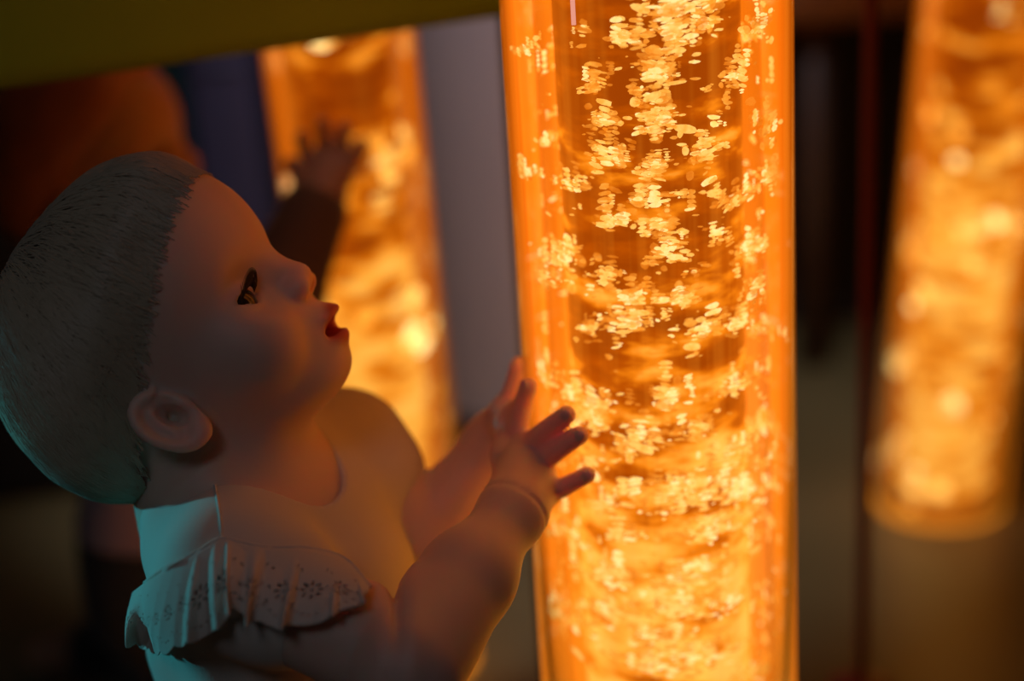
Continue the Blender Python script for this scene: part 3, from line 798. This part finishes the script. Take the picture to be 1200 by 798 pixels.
GX = np.zeros((NU, NV, 3)); su_ = alen*1.28                        # cloth length, gathered
scal = np.abs(np.sin(np.pi*su_/0.019))
for j in range(NV):
    v = j/(NV-1); vv = v*(0.93+0.07*scal)
    base = S3+(E3-S3)*vv[:, None]
    bul = 0.007*np.sin(np.pi*min(v*0.9, 1.0))                       # puffs out from the seam
    wave = (0.0048*np.sin(uu*2*np.pi*8.5+0.6)+0.0020*np.sin(uu*2*np.pi*15.3))*v**0.7
    side = (0.0030*np.sin(uu*2*np.pi*8.5+2.0))*v
    tdir = np.gradient((S3+E3)/2, axis=0); tdir /= np.linalg.norm(tdir, axis=1)[:, None]
    GX[:, j] = base-cf[None]*(bul+wave)[:, None]+tdir*side[:, None]
for _ in range(9):                                                  # lie on the cloth and arm, never inside
    Pq = GX.reshape(-1, 3); dd = g_cover(Pq); vj = np.tile(np.linspace(0, 1, NV), NU)
    push = np.clip(0.0012+0.0060*vj-dd, 0, 0.01)*(vj > 0.03)
    GX = (Pq-cf[None]*push[:, None]).reshape(NU, NV, 3)
sx_ = su_[:, None]*1000+0*GX[:, :, 0]; ty_ = (hgt[:, None]*np.linspace(0, 1, NV)[None])*1000
hh = hgt[:, None]*1000*(0.93+0.07*scal[:, None])
hole = np.zeros((NU, NV), bool)
def el_hole(cx, cy, a, rl, rw):
    dx, dy = sx_-cx, ty_-cy; ca, sa = math.cos(a), math.sin(a)
    return ((dx*ca+dy*sa)/rl)**2+((-dx*sa+dy*ca)/rw)**2 < 1
total = su_[-1]*1000
for c in np.arange(9, total, 19.0):                                  # flowers of eight petals
    i = int(np.argmin(np.abs(su_*1000-c))); hm = hgt[i]*1000
    if hm < 14: continue
    cy = hm*0.52; hole |= el_hole(c, cy, 0, 1.2, 1.2)
    for k in range(8):
        a = k*math.pi/4; hole |= el_hole(c+4.3*math.cos(a), cy+4.3*math.sin(a), a, 1.9, 1.0)
    for dx, dy in ((9.5, -0.26), (9.5, 0.0), (9.5, 0.2)):
        for sg in (-1, 1): hole |= el_hole(c+dx+sg*1.8, cy+dy*hm+sg, 0.9*sg, 1.3, 0.7)
for c in np.arange(1.5, total, 2.5):                                 # row of dots along the scallops
    i = int(np.argmin(np.abs(su_*1000-c)))
    hole |= el_hole(c, hgt[i]*1000*(0.86-0.12*(1-scal[i])), 0, 0.85, 0.85)
idx = np.arange(NU*NV).reshape(NU, NV)
hf = hole[:-1, :-1] & hole[1:, 1:]
fa = np.stack([idx[:-1, :-1], idx[1:, :-1], idx[1:, 1:], idx[:-1, 1:]], -1)[~hf]
ruf = add_world('ruffle_sleeve', GX.reshape(-1, 3), fa, m_top, baby)
md = ruf.modifiers.new('thick', 'SOLIDIFY'); md.thickness = 0.0007; md.offset = 0
def traced_seam(name, px, fn, r, mat):
    pts = [cast(a, b_, fn) for a, b_ in spline(px, 40)]
    pts = [p-cf*0.0002 for p in pts if p is not None]
    V, F = tube_path([p-np.array(baby.location) for p in pts], r, 6); return mesh_obj(name, V, F, mat, baby)
traced_seam('shoulder_seam', [(250, 556), (254, 580), (258, 605), (260, 632)], g_top, 0.0009, m_top)
traced_seam('ruffle_seam', seam_px, g_cover, 0.0011, m_top)
# finger nails of the near hand
m_nail = skin_material('fingernail', (0.86, 0.52, 0.46), (0.5, 0.1, 0.1))
for pts, rs in chN[:4]:
    t = pts[-1]-pts[-2]; t /= np.linalg.norm(t); ax2 = MAIN-pts[-1]; ax2[2] = 0; n_ = -ax2/np.linalg.norm(ax2)
    n_ = n_-(n_@t)*t; n_ /= np.linalg.norm(n_); s_ = np.cross(n_, t)
    c = pts[-1]+t*rs[-1]*0.28+n_*rs[-1]*0.72
    bm = uv_ball(1.0, 16)
    Mx = np.stack([t*0.0042, s_*0.0034, n_*0.0017], 1)
    for v in bm.verts: v.co = Vector(Mx@np.array(v.co[:])+c-np.array(baby.location))
    bm_obj('fingernail', bm, m_nail, baby, True)

# ------------------------------------------------------------------ second child behind, out of focus
HC = Head(W(92, 172, 1.34), frame(0.97*cr+0.24*cu, cf+0.2*cu-0.05*cr), 1.0)
L2 = np.array((0.12, 0.99, 0.0)); L2 /= np.linalg.norm(L2); F2 = np.array((L2[1], -L2[0], 0.0)); RT2 = np.stack([F2, L2, UP], 1)
nb2 = W(140, 318, 1.35); sN2 = nb2-L2*0.085-UP*0.045+F2*0.01; sF2 = nb2+L2*0.085-UP*0.045
ch2 = (sN2+sF2)/2-UP*0.05; hp2 = ch2-UP*0.16
eN2 = W(322, 352, 1.25); wN2 = W(373, 236, 1.262)
eF2 = sF2-F2*0.01-UP*0.12; wF2 = eF2+F2*0.01-UP*0.095
def c_neck(P): return cap(P, HC.wor((-0.012, 0, -0.055)), nb2, 0.038, 0.038)
def c_torso(P, o=0.0):
    d = ell(P, ch2, (0.062+o, 0.086+o, 0.08+o), RT2); d = su(d, ell(P, hp2, (0.072+o, 0.08+o, 0.10+o), RT2), 0.05)
    d = su(d, cap(P, nb2-UP*0.015, sN2, 0.034+o, 0.030+o), 0.03); return su(d, cap(P, nb2-UP*0.015, sF2, 0.034+o, 0.03+o), 0.03)
def c_arms(P):
    d = su(cap(P, sN2, eN2, 0.031, 0.026), cap(P, eN2, wN2, 0.0265, 0.0195), 0.006)
    e = su(cap(P, sF2, eF2, 0.030, 0.026), cap(P, eF2, wF2, 0.025, 0.016), 0.006); return np.minimum(d, e)
k2 = [W(368, 200, 1.262), W(380, 193, 1.262), W(392, 194, 1.262), W(401, 201, 1.262)]
ch2n = [([k2[0], W(358, 178, 1.258), W(354, 160, 1.254)], RS[:3]), ([k2[1], W(380, 166, 1.256), W(378, 144, 1.252)], RS[:3]),
        ([k2[2], W(400, 170, 1.256), W(404, 150, 1.252)], RS[:3]), ([k2[3], W(416, 184, 1.256), W(424, 168, 1.252)], RS[:3]),
        ([W(368, 218, 1.262), W(350, 205, 1.258), W(340, 192, 1.254)], (0.009, 0.0075, 0.0062))]
c_hand = fingers_fn(wN2, k2, ch2n)
kF2 = [wF2-UP*0.035+F2*t for t in (-0.015, -0.005, 0.005, 0.015)]
c_handF = fingers_fn(wF2, kF2, [([k, k-UP*0.017-L2*0.004, k-UP*0.028-L2*0.012], RS[:3]) for k in kF2]+[([wF2+F2*0.012-UP*0.010, wF2+F2*0.026-UP*0.022, wF2+F2*0.030-UP*0.034], (0.009, 0.0075, 0.006))])
def c_legs(P, o=0.0):
    d = None
    for s in (-1, 1):
        hp = hp2+L2*0.045*s-UP*0.03; kn = np.array((*(hp2+L2*0.055*s+F2*0.06)[:2], 0.048)); an = kn-F2*0.16; an[2] = 0.03; toe = an-F2*0.06; toe[2] = 0.022
        e = su(cap(P, hp, kn, 0.052+o, 0.040+o), cap(P, kn, an, 0.038+o, 0.026+o), 0.01)
        if o == 0: e = su(e, cap(P, an, toe, 0.022, 0.016), 0.01)
        d = e if d is None else np.minimum(d, e)
    return d
m_skin2 = skin_material('child skin', (0.42, 0.21, 0.12), (0.30, 0.07, 0.05))
child = empty('person', (hp2[0], hp2[1], 0))
lo2 = np.min([HC.o-0.13, hp2-0.25], 0); lo2[2] = -0.01; hi2 = np.max([HC.o+0.13, k2[3]+0.06, kF2[3]+0.07], 0); hi2[2] = 0.75
body2, V2 = grow_obj('body', [HC.face, c_neck, c_torso, c_arms, c_hand, c_handF, c_legs], [0, 0.03, 0.03, 0.012, 0.01, 0.01, 0.02], lo2, hi2, 0.0030, m_skin2, child)
at = body2.data.attributes.new('lips', 'FLOAT', 'POINT'); at.data.foreach_set('value', lip_mask(HC, V2).astype(np.float32))
eyes(HC, child)
m_hair2 = hair_material('brown hair', (0.30, 0.10, 0.035), (0.42, 0.15, 0.05))
grow_obj('hair', [HC.hair], [0], HC.o-0.13, HC.o+0.13, 0.004, m_hair2, child)
m_top2 = cloth_material('pale pink cotton', (0.48, 0.34, 0.34))
def c_top(P):
    d = su(c_torso(P, 0.006), cap(P, sN2, sN2*0.65+eN2*0.35, 0.036, 0.036), 0.02); d = su(d, cap(P, sF2, sF2*0.65+eF2*0.35, 0.036, 0.036), 0.02)
    q = (P-nb2-F2*0.01)@RT2; hole = np.maximum(np.hypot(q[:, 0], q[:, 1])-0.047, -q[:, 2]-0.03)
    return np.maximum(smax(d, -hole, 0.003), ZC-0.06-P[:, 2])
def c_card(P):
    d = su(c_torso(P, 0.011), cap(P, sN2, eN2, 0.041, 0.036), 0.02); d = su(d, cap(P, eN2, eN2*0.12+wN2*0.88, 0.036, 0.027), 0.012)
    d = su(d, cap(P, sF2, eF2, 0.040, 0.035), 0.02); d = su(d, cap(P, eF2, eF2*0.15+wF2*0.85, 0.034, 0.026), 0.012)
    q = (P-nb2-F2*0.01)@RT2; hole = np.maximum(np.hypot(q[:, 0], q[:, 1])-0.050, -q[:, 2]-0.03)
    return np.maximum(smax(d, -hole, 0.003), ZC-P[:, 2])
ZC = W(110, 572, 1.34)[2]
m_card = cloth_material('brown knit', (0.10, 0.05, 0.03))
grow_obj('cardigan', [c_card], [0], np.min([sN2, hp2], 0)-0.12, np.max([sF2, hp2, wN2], 0)+0.12, 0.004, m_card, child)
grow_obj('top', [c_top], [0], np.min([sN2, hp2], 0)-0.12, np.max([sF2, hp2], 0)+0.12, 0.004, m_top2, child)
m_trs2 = cloth_material('dark trousers', (0.04, 0.04, 0.03))
def c_trs(P): return np.maximum(su(c_legs(P, 0.006), ell(P, hp2, (0.076, 0.084, 0.098), RT2), 0.02), P[:, 2]-ZC+0.05)
grow_obj('trousers', [c_trs], [0], np.array((*(hp2-0.28)[:2], -0.012)), np.array((*(hp2+0.18)[:2], hp2[2]+0.04)), 0.005, m_trs2, child)
tag(child, 'blurred brown-haired child behind the baby, raising a hand to the rear bubble tube', 'person')
